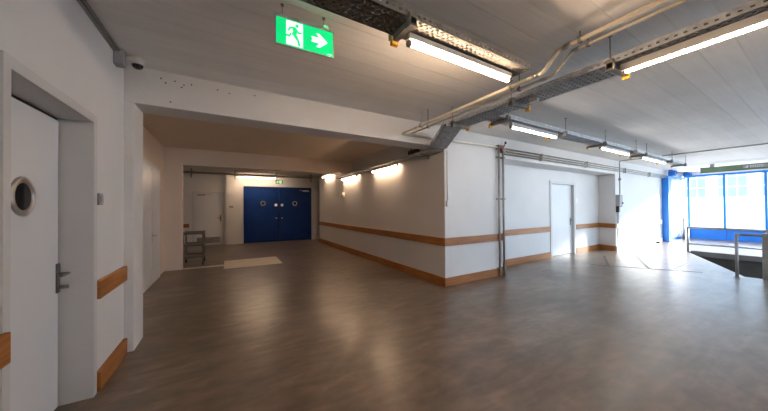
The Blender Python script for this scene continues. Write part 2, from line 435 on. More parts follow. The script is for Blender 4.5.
# ------------------------------------------------------------------ doors
# door 1: white leaf with a porthole, deep reveal in the near wall
d1 = sthing('door_1', (-1.09,2.54,0))
b = MB()
for y0, y1, z0, z1 in ((DY0-.05,DY0,0,DZ+.05),(DY1,DY1+.05,0,DZ+.05),(DY0,DY1,DZ,DZ+.05)):
    b.box(WL-.002,WL+.012,y0,y1,z0,z1)
b.box(-1.12,WL+.012,DY0-.001,DY0+.003,0,DZ); b.box(-1.12,WL+.012,DY1-.012,DY1+.001,0,DZ); b.box(-1.12,WL+.012,DY0,DY1,DZ-.012,DZ+.001)
fr = b.build('door_frame', M['frame'], d1)
b = MB(); b.box(-1.14,-1.105,DY0+.003,DY1-.012,.0,DZ-.012)
b.build('seal', M['dark'], d1)
b = MB(); b.box(-1.135,-1.09,DY0+.008,DY1-.032,.008,DZ-.034)
lf = b.build('door_leaf', M['door'], d1, bevel=.003)
pc = (-1.091,2.552,1.535)
b = MB(); b.ring(pc,(1,0,0),.084,.122,.014,40)
ph = b.build('porthole_ring', M['steel'], d1)
b = MB(); b.cyl((-1.092,2.552,1.535),(1,0,0),.09,.006,36)
b.build('porthole_glass', M['lens'], d1)
b = MB(); b.box(-1.091,-1.08,2.932,2.972,.845,1.06)
hp = b.build('handle_plate', M['handle'], d1, bevel=.003)
b = MB(); b.tube([(-1.085,2.952,.985),(-1.032,2.952,.985),(-1.025,2.94,.985),(-1.025,2.835,.985)],.0095,12)
b.build('lever', M['handle'], hp)
b = MB(); b.cyl((-1.082,2.952,.885),(1,0,0),.013,.05,14)
b.build('lock_cylinder', M['handle'], hp)

# door 2: tall white double door in the passage's side wall
d2 = sthing('door_2', (-1.3,6.9,0))
b = MB()
b.box(-1.3,-1.27,5.93,6.0,0,2.3); b.box(-1.3,-1.27,7.54,7.6,0,2.3); b.box(-1.3,-1.27,5.93,7.6,2.27,2.33)
b.build('door_frame', M['frame'], d2)
for y0, y1 in ((6.0,6.765),(6.775,7.54)):
    b = MB(); b.box(-1.3,-1.262,y0+.004,y1-.004,.012,2.268)
    b.build('door_leaf', M['door'], d2, bevel=.003)
b = MB(); b.box(-1.263,-1.256,6.80,6.83,.83,1.03); b.tube([(-1.26,6.815,.95),(-1.215,6.815,.95),(-1.21,6.83,.95),(-1.21,6.92,.95)],.009,10)
b.build('door_handle', M['steel'], d2)

# door 3: blue double door at the end of the corridor
d3 = sthing('door_3', (1.99,12.98,0))
b = MB(); b.box(.58,.63,12.93,13.08,0,2.4); b.box(3.35,3.4,12.93,13.08,0,2.4); b.box(.58,3.4,12.93,13.08,2.34,2.4)
b.build('door_frame', M['blue'], d3)
for x0, x1, xp, xs, xh in ((.63,1.988,1.33,1.855,1.87),(1.994,3.35,2.66,2.11,2.10)):
    b = MB(); b.box(x0+.003,x1-.003,12.985,13.05,.01,2.337)
    lf = b.build('door_leaf', M['blue'], d3, bevel=.004)
    b = MB(); b.ring((xp,12.986,1.68),(0,-1,0),.07,.105,.014,28)
    b.build('porthole_ring', M['steel'], lf)
    b = MB(); b.cyl((xp,12.988,1.68),(0,-1,0),.075,.006,24)
    b.build('porthole_glass', M['lens'], lf)
    b = MB(); b.box(xs-.055,xs+.055,12.98,12.986,1.555,1.665)
    b.build('notice', M['white'], lf)
    b = MB(); b.cyl((xh,12.985,1.035),(0,-1,0),.028,.012,18); b.cyl((xh,12.973,1.035),(0,-1,0),.012,.03,14); b.cyl((xh,12.945,1.035),(0,-1,0),.027,.022,18)
    b.build('door_knob', M['steel'], lf)
b = MB(); b.box(3.02,3.3,12.93,12.984,2.22,2.29); b.box(2.86,3.06,12.935,12.96,2.27,2.285)
b.build('door_closer', M['plastic'], d3, bevel=.004)

# door 4: plain white door in the recessed wall
def onR(x, dy, z): return (x, Rr(x)+dy, z)
d4 = sthing('door_4', (8.73,Rr(8.73),0))
b = MB()
lin(8.0,8.1,-.02,.12,Rr,0,2.2,b=b); lin(9.36,9.46,-.02,.12,Rr,0,2.2,b=b); lin(8.1,9.36,-.02,.12,Rr,2.11,2.2,b=b)
b.build('door_frame', M['frame'], d4, bevel=.003)
b = MB(); lin(8.103,9.357,.06,.11,Rr,.01,2.108,b=b)
b.build('door_leaf', M['door'], d4)
b = MB(); lin(9.25,9.29,.045,.062,Rr,.88,1.1,b=b)
b.tube([onR(9.27,.05,1.03),onR(9.27,.0,1.03),onR(9.26,-.005,1.03),onR(9.14,-.005,1.03)],.012,10)
b.build('door_handle', M['zinc_dark'], d4)

# door 5: white service door at the back of the hall
d5 = sthing('door_5', (-.65,13.1,0))
b = MB()
b.box(-1.2,-1.14,13.06,13.16,0,2.14); b.box(-.18,-.12,13.06,13.16,0,2.14); b.box(-1.14,-.18,13.06,13.16,2.09,2.14)
b.build('door_frame', M['frame'], d5)
b = MB(); b.box(-1.138,-.182,13.09,13.13,.01,2.088)
b.build('door_leaf', M['door'], d5)
b = MB(); b.box(-1.05,-.26,13.075,13.092,.1,.33)
for k in range(7): b.box(-1.04,-.27,13.062,13.08,.12+k*.029,.132+k*.029)
b.build('vent_grille', M['zinc_dark'], d5)
b = MB(); b.box(-.285,-.225,13.075,13.092,.95,1.2); b.tube([(-.255,13.08,1.1),(-.255,13.02,1.1),(-.36,13.015,1.1)],.012,10)
b.build('door_handle', M['zinc_dark'], d5)
b = MB(); b.box(-1.05,-.78,13.03,13.092,1.98,2.05); b.box(-.8,-.55,13.04,13.06,2.02,2.04)
b.build('door_closer', M['grey_plastic'], d5, bevel=.004)

# ------------------------------------------------------------------ glazed front
WX = 18.1
def glazed_x(name, X, ys, z0, z1, kick):
    """blue steel glazing on a plane X = const; ys = mullion positions"""
    r = sthing(name, (X, ys[0], 0))
    b = MB()
    a, e = min(ys), max(ys)
    b.box(X-.04,X+.04,a,e,z1-.08,z1); b.box(X-.04,X+.04,a,e,kick,kick+.06); b.box(X-.04,X+.04,a,e,0,.05)
    for y in ys: b.box(X-.045,X+.045,y-.035,y+.035,0,z1)
    b.build('window_frame', M['sky_blue'], r)
    b = MB(); b.box(X-.015,X+.015,a,e,.04,kick+.01)
    b.build('kick_panel', M['sky_blue'], r)
    for p, q in zip(ys, ys[1:]):
        y0, y1 = sorted((p,q))
        b = MB(); b.box(X-.004,X+.004,y0+.03,y1-.03,kick+.05,z1-.07)
        b.build('glass_pane', M['glass'], r)
    return r
w1 = glazed_x('window_1', WX, [4.14-1.03*k for k in range(9)], 0, 2.8, .42)
b = MB(); b.box(WX-.1,WX+.1,-4.2,4.5,2.8,CEIL)
struct(b.build('wall_lintel', M['wall']))
# white wall between the blue column and the corner post, blue head rail on it
b = MB(); b.box(15.9,18.2,4.32,4.5,0,CEIL)
struct(b.build('wall_corner', M['wall']))
b = MB(); b.box(15.85,18.1,4.24,4.32,2.62,2.70); b.box(15.9,18.1,4.28,4.32,0,.08)
struct(b.build('trim_12', M['sky_blue']))
for nm, xx in (('fill_window', [5.5+1.5*k for k in range(9)]),):  # unseen glazing, added to let fill daylight in behind the camera
    r = sthing(nm, (5.5,-4.3,0))
    b = MB(); b.box(5.5,17.5,-4.34,-4.26,.45,.52); b.box(5.5,17.5,-4.34,-4.26,2.73,2.8)
    for x in xx: b.box(x-.035,x+.035,-4.345,-4.255,.45,2.8)
    b.build('window_frame', M['sky_blue'], r)
    b = MB(); b.box(5.5,17.5,-4.304,-4.296,.5,2.75)
    b.build('glass_pane', M['glass'], r)

# ------------------------------------------------------------------ outside
b = MB(); b.box(18.2,60,-40,40,-.25,-.06); b.box(11.5,18.2,5.0,40,-.25,-.06); b.box(-20,18.2,-40,-4.4,-.25,-.06)
struct(b.build('ground', M['asphalt']))
bld = thing('building', (31,6,-.06), 'white rendered building with pale windows across the yard', 'building')
b = MB(); b.box(31,39,-.5,16,-.06,9)
b.build('facade', M['facade'], bld)
for k in range(8):
    for z in (2.05,5.8):
        b = MB(); y = .5+k*1.9
        b.box(30.96,31.02,y,y+1.35,z,z+2.2)
        w = b.build('facade_window', M['facade_window'], bld)
        b = MB()
        for q in (0,.45,.9,1.35): b.box(30.93,30.97,y+q-.025,y+q+.025,z,z+2.2)
        for q in (0,.73,1.46,2.2): b.box(30.93,30.97,y,y+1.35,z+q-.025,z+q+.025)
        b.build('glazing_bar', M['facade'], w)

# ------------------------------------------------------------------ cable trays
def slot_tray(b, L, W, H, pitch=.05, slot=.02, rows=3, lip=.012):
    """perforated tray along local +X, centred on Y, bottom at z=0; bottom is a grid with open slots"""
    n = int(L/pitch)
    t = .0025
    band = W/(rows*2+1)
    for k in range(rows+1):
        y0 = -W/2 + k*2*band
        b.box(0,L,y0,y0+band,0,t)
    for i in range(n+1):
        x = i*pitch
        b.box(max(0,x-(pitch-slot)/2),min(L,x+(pitch-slot)/2),-W/2,W/2,0,t-.0003)
    for s in (-1,1):
        y = s*W/2
        # side flange with its own row of slots
        b.box(0,L,y-t/2,y+t/2,0,H*.34); b.box(0,L,y-t/2,y+t/2,H*.66,H)
        for i in range(n+1):
            x = i*pitch
            b.box(max(0,x-(pitch-slot)/2),min(L,x+(pitch-slot)/2),y-t/2,y+t/2,H*.34,H*.66)
        b.box(0,L,y-(lip if s>0 else 0),y+(lip if s<0 else 0),H-t,H)

def place(p, q, roll=0):
    """frame whose +X runs from p to q, +Z as upright as possible"""
    p = Vector(p); q = Vector(q); x = (q-p).normalized()
    y = Vector((0,0,1)).cross(x).normalized(); z = x.cross(y)
    m = Matrix((x,y,z)).transposed().to_4x4(); m.translation = p
    return m, (q-p).length

def tray(name, p, q, W, H, label, m='zinc', group=None, cables=3, cm='cable', rows=3, pitch=.05, slot=.02):
    Mx, L = place(p, q)
    o = thing(name, p, label, 'cable tray', group)
    b = MB(); slot_tray(b, L, W, H, pitch, slot, rows)
    b.bm.transform(Mx)
    b.build('perforated_channel', M[m], o)
    for k in range(cables):
        y = -W/2 + W*(k+.8)/(cables+.6)
        r = .012+.006*((k*7)%3)/2
        pts = [Mx @ Vector((L*i/14, y+random.uniform(-.008,.008), .004+r)) for i in range(15)]
        b = MB(); b.tube(pts, r, 8)
        b.build('cable', M[cm if k % 2 == 0 else 'cable_grey'], o)
    return o, Mx, L

def hanger(o, top, arm0, arm1, z, m='zinc_dark', rod=True):
    """ceiling strut with a cantilever arm under a tray and a cap on its end"""
    x, y = top
    b = MB()
    if rod: b.tube([(x,y,z-.03),(x,y,CEIL)], .005, 8); b.cyl((x,y,CEIL-.006),(0,0,1),.018,.006,12)
    for s in (-1,1) if not rod else (): b.box(x+s*.02-.003,x+s*.02+.003,y-.02,y+.02,z-.02,CEIL)
    if not rod: b.box(x-.02,x+.02,y-.022,y-.018,z-.02,CEIL)
    if not rod: b.box(x-.06,x+.06,y-.05,y+.05,CEIL-.008,CEIL)
    h = b.build('ceiling_strut', M[m], o)
    Mx, L = place((arm0[0],arm0[1],z), (arm1[0],arm1[1],z))
    b = MB(); b.box(0,L,-.02,.02,-.046,-.002,Mx); b.box(0,.05,-.026,.026,-.06,.03,Mx)
    b.build('bracket_arm', M[m], h)
    b = MB(); b.box(L-.004,L+.026,-.026,.026,-.07,-.012,Mx)
    b.build('end_cap', M['cap'], h)

# tray crossing the ceiling towards the junction
def T1(x): return 1.60 + .034*(x-1.1)
t1, _, _ = tray('cable_tray', (-.86,T1(-.86),2.70), (2.40,T1(2.40),2.70), .22, .055,
     'dark perforated cable tray crossing the ceiling just behind the hanging green exit sign', 'zinc_dark', cables=7, rows=4)
for x in (-.4,1.06):
    hanger(t1, (x,T1(x)+.135), (x,T1(x)-.13), (x,T1(x)+.10), 2.698, 'zinc_dark', False)
# tray running back over the junction
t2, _, _ = tray('cable_tray', (3.09,-3.9,2.70), (3.09,3.2,2.70), .31, .06,
     'long galvanised cable tray over the junction, carrying the long bright tube towards the viewer', 'zinc', cables=9, rows=5)
for y in (-1.6,1.13,2.1,3.08):
    hanger(t2, (2.92,y), (2.9,y), (3.22,y), 2.698)
b = MB(); b.cyl((3.09,1.93,2.655),(0,0,1),.05,.045,22); b.build('round_junction_box', M['plastic'], t2)
# sloping drop at the corner of the block
MxD, LD = place((3.04,3.2,2.70), (3.24,3.78,2.50))
td = thing('cable_tray', (3.0,3.17,2.70), 'short sloping galvanised tray section dropping past the wall corner', 'cable tray')
b = MB(); slot_tray(b, LD, .30, .07, .045, .018, 5); b.bm.transform(MxD); b.build('perforated_channel', M['zinc_shaded'], td)
for k in range(4):
    pts = [MxD @ Vector((LD*i/5, -.12+.08*k, .03)) for i in range(6)]
    b = MB(); b.tube(pts, .015, 8); b.build('cable', M['cable'], td)
b = MB(); b.box(-.01,LD+.01,-.155,.155,-.004,-.001,MxD)
b.build('cover_plate', M['zinc_shaded'], td)
# corridor tray along the wall top
t4, _, _ = tray('cable_tray', (3.33,3.83,2.482), (3.33,9.1,2.482), .2, .04,
     'grey cable tray along the corridor wall above its three warm tubes', 'zinc', cables=3)
for y in (4.35,6.9,8.98):
    b = MB(); b.box(3.2,3.48,y-.02,y+.02,2.447,2.480); b.box(3.462,3.48,y-.025,y+.025,2.41,2.52)
    b.build('wall_bracket', M['zinc_dark'], t4)
for y in (4.45,4.62):
    b = MB(); b.box(3.2,3.3,y-.05,y+.05,2.523,2.60); b.tube([(3.25,y,2.60),(3.25,y,2.64)],.02,8)
    b.build('junction_box', M['dark'], t4)
# tray along the beam towards the windows
def T3(x): return 2.66 + .034*(x-3.6)
t3, _, _ = tray('cable_tray', (3.24,T3(3.24),2.70), (12.3,T3(12.3),2.70), .24, .06,
     'grey cable tray running towards the windows, above three pale tubes', 'zinc', cables=4, cm='cable_grey')
for x in (3.42,4.98,6.5,8.1,8.75,10.7,12.0):
    hanger(t3, (x,T3(x)-.145), (x,T3(x)-.16), (x,T3(x)+.15), 2.698)
# tray in the far hall
t5, _, _ = tray('cable_tray', (-2.8,12.3,2.78), (3.3,12.3,2.78), .2, .05,
     'grey cable tray across the far hall above the blue double doors', 'zinc_dark', cables=3)
for x in (-1.15,.25,1.75,3.2):
    b = MB(); b.box(x-.02,x+.02,12.17,12.21,2.6,CEIL); b.box(x-.02,x+.02,12.18,12.44,2.748,2.778)
    b.build('ceiling_strut', M['zinc_dark'], t5)

# ------------------------------------------------------------------ fluorescent tubes
def lamp(p, q, label, m, group=None, top=2.70, W=.042, end='zinc_dark', dh=.032):
    """p, q = ends of the lit tube (z = its underside)"""
    Mx, L = place(p, q)
    o = thing('fluorescent_lamp', p, label, 'lamp', group)
    h = top - p[2]
    b = MB(); b.box(-.03,L+.03,-max(W,.056)/2,max(W,.056)/2,dh,.082,Mx)
    b.build('housing', M['plastic'], o, bevel=.004)
    b = MB(); pr = [(-W/2+.004,dh),(-W/2+.004,dh*.45),(-W/4,.002),(0,0),(W/4,.002),(W/2-.004,dh*.45),(W/2-.004,dh)]
    A = [b.bm.verts.new(Mx @ Vector((0,y,z))) for y, z in pr]; B = [b.bm.verts.new(Mx @ Vector((L,y,z))) for y, z in pr]
    for i in range(len(pr)-1): b.bm.faces.new((A[i],B[i],B[i+1],A[i+1]))
    b.bm.faces.new(A); b.bm.faces.new(list(reversed(B))); b.bm.faces.new((A[-1],B[-1],B[0],A[0]))
    b.build('diffuser', M[m], o)
    for x0 in (-.03,L):
        b = MB(); b.box(x0,x0+.03,-W/2,W/2,-.002,.034,Mx)
        b.build('end_cap', M[end], o)
    for x0 in (.1,L-.14):
        b = MB(); b.box(x0,x0+.04,-.015,.015,.078,h,Mx)
        b.build('mounting_clip', M['zinc_dark'], o)
    return o
lamp((1.15,T1(1.15)+.03,2.61),(2.27,T1(2.27)+.03,2.61), 'warm tube lamp under the tray just behind the green exit sign', 'tube_warm', W=.034, dh=.04)
lamp((3.03,1.06,2.61),(3.03,-.6,2.61), 'long tube lamp under the galvanised tray that runs over the junction', 'tube_front', W=.03, dh=.02)
lamp((3.03,-1.9,2.61),(3.03,-3.5,2.61), 'added fill tube lamp further along the junction tray, behind the viewer', 'tube_front', W=.03, dh=.02)  # added out of view to raise the ambient light
lamp((3.66,T3(3.66)-.03,2.61),(4.88,T3(4.88)-.03,2.61), 'pale tube lamp on the window tray, nearest the wall corner', 'tube_mid', 'tubes on the window tray', W=.034, dh=.026)
lamp((6.6,T3(6.6)-.03,2.61),(8.0,T3(8.0)-.03,2.61), 'pale tube lamp on the window tray, middle of its three', 'tube_mid', 'tubes on the window tray', W=.034, dh=.026)
lamp((8.87,T3(8.87)-.03,2.61),(10.55,T3(10.55)-.03,2.61), 'pale tube lamp on the window tray, closest to the windows', 'tube_mid', 'tubes on the window tray', W=.034, dh=.026)
lamp((3.385,5.4,2.402),(3.385,6.62,2.402), 'warm tube lamp on the corridor wall, nearest the wall corner', 'tube_corridor', 'corridor tubes', 2.482, W=.032, dh=.022)
lamp((3.385,7.72,2.402),(3.385,8.9,2.402), 'warm tube lamp on the corridor wall, at the header before the hall', 'tube_corridor', 'corridor tubes', 2.482, W=.032, dh=.022)
lamp((3.36,9.95,2.69),(3.36,11.0,2.69), 'warm tube lamp on the corridor wall, closest to the blue doors', 'tube_corridor', 'corridor tubes', CEIL, W=.032, dh=.022)
lamp((.40,12.42,2.70),(1.74,12.42,2.70), 'warm tube lamp in the hall above the blue double doors', 'tube_warm', None, 2.78, W=.034, dh=.024)

# ------------------------------------------------------------------ pipes
def arc(pts, r=.06, n=5):
    """round the corners of a polyline"""
    P = [Vector(p) for p in pts]; out = [P[0]]
    for a, c, e in zip(P, P[1:], P[2:]):
        d1 = (a-c).normalized(); d2 = (e-c).normalized()
        k = min(r, (a-c).length*.45, (e-c).length*.45)
        s, t = c+d1*k, c+d2*k
        for i in range(n+1):
            u = i/n
            out.append((1-u)**2*s + 2*u*(1-u)*c + u*u*t)
    out.append(P[-1]); return out
VX = 4.98
for x0, rr, yk, lab in ((2.50,.020,0,'cream heating pipe under the ceiling, the thicker of the pair with the S-bend'),(2.63,.014,.0001,'cream heating pipe under the ceiling, the thinner of the S-bend pair')):
    zz = 2.665; hi = 2.865; xh = x0+.11
    o = thing('pipe', (x0,3.7,zz), lab, 'pipe')
    ye = F(x0)-.06 if not yk else F(x0)-.13
    pts = [(xh,-3.9,hi),(xh,1.40-(.05 if yk else 0),hi),(x0,1.47-(.02 if yk else 0),zz),(x0,ye,zz)]
    pts += [(VX-.06,F(VX)-.06,zz+.04)] if not yk else [(3.05,F(3.05)-.13,zz)]
    b = MB(); b.tube(arc(pts,.045), rr, 14)
    b.build('pipe_run', M['pipe'], o)
    for x, y, z in ((xh,-1.2,hi),(xh,1.22,hi),(x0,1.8,zz),(x0,3.3,zz)):
        b = MB(); b.box(x-rr-.004,x+rr+.004,y-.012,y+.012,z-rr-.005,z+rr+.005); b.tube([(x,y,z+rr),(x,y,CEIL)],.005,6)
        b.build('pipe_hanger', M['zinc_dark'], o)
    for y, z, x in ((1.32,hi,xh),(1.54,zz,x0)):
        b = MB(); b.tube([(x,y-.03,z),(x,y+.03,z)],rr+.005,14)
        b.build('pipe_joint', M['steel'], o)
# two standpipes at the end of the block
for x, top, lab in ((4.975,2.70,'grey standpipe on the white block, the one closer to the block corner'),
                    (5.12,2.70,'grey standpipe running down the white block at the very edge of the recess')):
    o = thing('standpipe', (x,F(x)-.055,0), lab, 'pipe')
    b = MB(); b.tube([(x,F(x)-.055,0),(x,F(x)-.055,top+.06)], .022, 12)
    b.build('pipe_run', M['pipe_grey'], o)
    for z in (.16,1.62,2.5):
        b = MB(); b.box(x-.033,x+.033,F(x)-.085,F(x)-.002 ,z-.013,z+.013)
        b.build('pipe_clamp', M['zinc_dark'], o)
# runs along the beam over the recess
for z, dx, lab in ((2.70,5.16,'thin grey pipe along the beam over the recess, the upper one'),(2.64,5.22,'thin grey pipe along the beam over the recess, the middle one'),(2.585,5.16,'thin grey pipe along the beam over the recess, the lowest one')):
    o = thing('pipe', (dx,F(dx)-.05,z), lab, 'pipe')
    b = MB(); b.tube([(dx,F(dx)-.05,z),(15.9,F(15.9)-.05,z)], .018, 10)
    b.build('pipe_run', M['pipe_grey'], o)
    for x in (6.6,8.9,11.6,13.9):
        b = MB(); b.box(x-.015,x+.015,F(x)-.078,F(x)-.001,z-.026,z+.026)
        b.build('pipe_clamp', M['zinc_dark'], o)
v = thing('shutoff_valve', (5.0,F(5.0)-.06,2.72), 'shut-off valves with a red collar and black handle on top of the two standpipes', 'valve')
M['red'] = mat('red_plastic', (.42,.09,.07), .5, var=.1, scale=20)
b = MB(); b.box(4.93,5.02,F(4.92)-.10,F(4.92)-.01,2.66,2.75); b.box(5.07,5.15,F(5.09)-.10,F(5.09)-.01,2.60,2.70); b.tube([(4.92,F(4.92)-.055,2.70),(5.12,F(5.1)-.055,2.66)],.024,10)
b.build('valve_body', M['zinc_dark'], v, bevel=.01)
b = MB(); b.cyl((5.0,F(5)-.10,2.665),(0,-1,0),.035,.05,14)
b.build('collar', M['red'], v)
b = MB(); b.tube([(5.09,F(5.09)-.09,2.70),(5.12,F(5.12)-.12,2.80)],.009,8); b.cyl((5.12,F(5.12)-.12,2.78),(0,0,1),.02,.05,12)
b.build('valve_handle', M['dark'], v)
# pipe across the ceiling towards the pit
o = thing('pipe', (10.99,F(10.99)-.03,0), 'brown-grey pipe crossing the ceiling, then dropping down the wall beside the recess', 'pipe')
b = MB(); b.tube(arc([(11.3,-3.9,2.905),(11.0,F(11)-.105,2.905),(11.0,F(11)-.105,1.83)],.06), .016, 10)
b.build('pipe_run', M['pipe_grey'], o)
b = MB(); b.cyl((11.0,F(11)-.105,2.28),(0,0,1),.04,.06,14); b.build('pipe_joint', M['zinc_dark'], o)
o = thing('conduit', (11.13,F(11.1)-.02,0), 'pair of thin grey conduits below the switch box beside the recess', 'conduit')
b = MB(); b.tube([(11.13,F(11.13)-.02,.0),(11.13,F(11.13)-.02,1.44)],.011,8); b.tube([(11.02,F(11.02)-.02,.0),(11.02,F(11.02)-.02,1.24)],.011,8); b.build('conduit_run', M['cable_grey'], o)
o = thing('switch_box', (11.08,F(11.08)-.01,1.35), 'grey electrical switch box on the drop pipe beside the recess', 'switch box')
b = MB(); b.box(10.97,11.17,F(11.1)-.12,F(11.1)-.001,1.45,1.82); b.build('housing', M['grey_plastic'], o, bevel=.008)
b = MB(); b.box(10.97,11.07,F(11.05)-.09,F(11.05)-.001,1.25,1.45); b.build('plug_socket', M['dark'], o, bevel=.008)
b = MB(); b.cyl((11.13,F(11.13)-.115,1.55),(0,-1,0),.03,.03,14); b.build('switch_knob', M['dark'], o)
b = MB(); b.box(11.24,11.33,F(11.3)-.06,F(11.3)-.001,1.42,1.52); b.build('outlet', M['grey_plastic'], o, bevel=.006)

# conduit and box at the block corner
o = thing('conduit', (3.54,F(3.54)-.015,1.5), 'pale conduit dropping from the tray to a small box at the block corner', 'conduit')
b = MB(); b.tube([(3.54,F(3.54)-.013,1.56),(3.54,F(3.54)-.013,2.5)],.011,8); b.build('conduit_run', M['plastic'], o)
b = MB(); b.box(3.50,3.585,F(3.54)-.045,F(3.54)-.001,1.465,1.57); b.build('switch', M['plastic'], o, bevel=.006)
# corridor wall box on a conduit
o = thing('wall_speaker', (3.45,8.95,1.9), 'small white box with a conduit on the corridor wall under its second tube', 'wall box')
b = MB(); b.tube([(3.467,8.95,1.98),(3.467,8.95,2.44)],.012,8); b.build('conduit_run', M['plastic'], o)
b = MB(); b.box(3.38,3.479,8.86,9.06,1.82,1.98); b.build('housing', M['plastic'], o, bevel=.01)
b = MB(); b.box(3.30,3.39,8.99,9.06,1.84,1.90); b.build('bracket_arm', M['zinc_dark'], o)
# grey switch on the near wall
o = thing('light_switch', (WL+.005,3.11,1.54), 'small grey switch on the white wall above the short guard board', 'light switch')
b = MB(); b.box(WL+.0005,WL+.02,3.07,3.15,1.49,1.585); pl = b.build('switch_plate', M['grey_plastic'], o, bevel=.004)
b = MB(); b.box(WL+.018,WL+.026,3.085,3.135,1.51,1.565); b.build('rocker', M['grey_plastic'], o, bevel=.003)
o = thing('wall_sign', (9.56,Rr(9.56)-.01,1.6), 'small white plate on the wall beside the white recess door', 'sign')
b = MB(); b.box(9.5,9.6,Rr(9.55)-.012,Rr(9.55)-.001,1.56,1.72); b.build('plate', M['white'], o)
o = thing('card_reader', (3.43,12.97,1.5), 'pale control boxes on the frame side of the blue doors', 'control box')
b = MB(); b.box(3.412,3.468,12.94,12.979,1.38,1.5); b.build('lower_box', M['plastic'], o, bevel=.004)
b = MB(); b.box(3.412,3.468,12.94,12.979,1.54,1.7); b.build('upper_box', M['plastic'], o, bevel=.004)
o = thing('light_switch', (.1,12.97,1.55), 'small grey switch on the wall between the hall door and the blue doors', 'light switch')
b = MB(); b.box(.05,.2,12.955,12.979,1.5,1.58); b.build('switch_plate', M['grey_plastic'], o, bevel=.004)
# conduit along the top of the near wall, camera dome
o = thing('conduit', (WL+.02,0,2.915), 'dark grey conduit in the corner between the near wall and the ceiling', 'conduit')
b = MB(); b.box(WL+.0005,WL+.026,-4.1,3.44,2.915,CEIL-.0005); b.build('conduit_run', M['grey_plastic'], o, bevel=.004)
b = MB(); b.tube([(WL+.042,-4.1,2.925),(WL+.042,3.42,2.925)],.011,8); b.build('cable', M['cable_grey'], o)
o = thing('security_camera', (-.8,3.52,2.9), 'white dome camera with a junction box at the ceiling corner', 'security camera')
b = MB(); b.box(WL+.001,WL+.075,3.43,3.52,2.80,CEIL-.002); b.build('junction_box', M['grey_plastic'], o, bevel=.008)
b = MB(); b.cyl((-.77,3.56,2.872),(0,0,1),.056,.067,24); b.tube([(-.83,3.49,2.9),(-.76,3.56,2.9)],.02,8); b.build('housing', M['plastic'], o)
b = MB(); b.dome((-.77,3.56,2.873),.046,.9); b.build('lens_dome', M['lens'], o)

# ------------------------------------------------------------------ exit signs
ES = thing('exit_sign', (.515,2.105,2.64), 'lit green exit sign with running figure and arrow, hung from the ceiling', 'exit sign', rotz=SK)
Mx = Matrix.Translation((.30,2.10,2.64))
b = MB(); b.box(0,.435,.001,.022,0,.205,Mx); b.box(-.004,.439,-.004,.03,.195,.222,Mx)
b.build('housing', M['zinc'], ES, bevel=.002)
b = MB(); b.box(.006,.429,-.002,.002,.006,.196,Mx); b.build('lit_panel', M['sign_green'], ES)
# white doorway field with the running figure, and the arrow
DM = Matrix.Translation((.30,2.0975,2.64))
b = MB(); b.extr([(.075,.012),(.195,.012),(.195,.188),(.075,.188)], DM, .0015); b.build('doorway_field', M['sign_white'], ES)
FM = Matrix.Translation((.30,2.0955,2.64))
b = MB()
hd = [(.152+.0125*math.cos(k*PI/8), .163+.0125*math.sin(k*PI/8)) for k in range(16)]
b.extr(hd, FM, .0018)
b.extr([(.118,.150),(.142,.150),(.158,.128),(.148,.098),(.126,.085),(.112,.092),(.124,.118),(.118,.132)], FM, .0018)   # trunk
b.extr([(.118,.150),(.124,.138),(.104,.130),(.094,.108),(.084,.112),(.096,.142)], FM, .0018)                         # rear arm
b.extr([(.146,.142),(.166,.120),(.186,.124),(.188,.113),(.160,.106),(.142,.126)], FM, .0018)                         # front arm
b.extr([(.112,.092),(.100,.068),(.058,.070),(.058,.083),(.094,.084),(.106,.104)], FM, .0018)                         # trailing leg
b.extr([(.126,.098),(.150,.094),(.166,.062),(.178,.018),(.160,.018),(.152,.052),(.128,.078)], FM, .0018)             # leading leg
b.build('running_figure', M['sign_green'], ES)
b = MB(); b.extr([(.258,.082),(.320,.082),(.296,.050),(.322,.050),(.385,.103),(.322,.156),(.296,.156),(.320,.124),(.258,.124),(.266,.103)], DM, .0015)
b.build('arrow', M['sign_white'], ES)
b = MB(); b.extr([(.385,.014),(.42,.014),(.42,.020),(.385,.020)], DM, .0015); b.build('maker_mark', M['sign_white'], ES)
for x in (.05,.36):
    b = MB(); b.tube([(.30+x,2.112,2.86),(.30+x,2.112,CEIL)],.0022,6); b.cyl((.30+x,2.112,CEIL-.012),(0,0,1),.012,.012,10); b.build('hanging_wire', M['zinc_dark'], ES)
b = MB(); b.box(.655,.69,2.095,2.125,2.862,2.876); b.build('status_light', emit('green_status_led',(.1,.9,.3),1.0), ES)

ES2 = thing('exit_sign', (2.0,12.95,2.55), 'small dim green exit sign above the blue double doors', 'exit sign')
b = MB(); b.box(1.83,2.15,12.93,12.979,2.54,2.71); b.build('housing', M['plastic'], ES2, bevel=.003)
b = MB(); b.box(1.84,2.14,12.926,12.931,2.55,2.70); b.build('lit_panel', M['sign_dim'], ES2)
Q = Matrix.Translation((1.84,12.9245,2.55))
b = MB(); b.extr([(.16,.02),(.24,.02),(.24,.13),(.16,.13)], Q, .0015); b.build('doorway_field', M['sign_white'], ES2)
b = MB(); b.extr([(.04,.06),(.08,.06),(.08,.035),(.12,.075),(.08,.115),(.08,.09),(.04,.09)], Q, .0015); b.build('arrow', M['sign_white'], ES2)

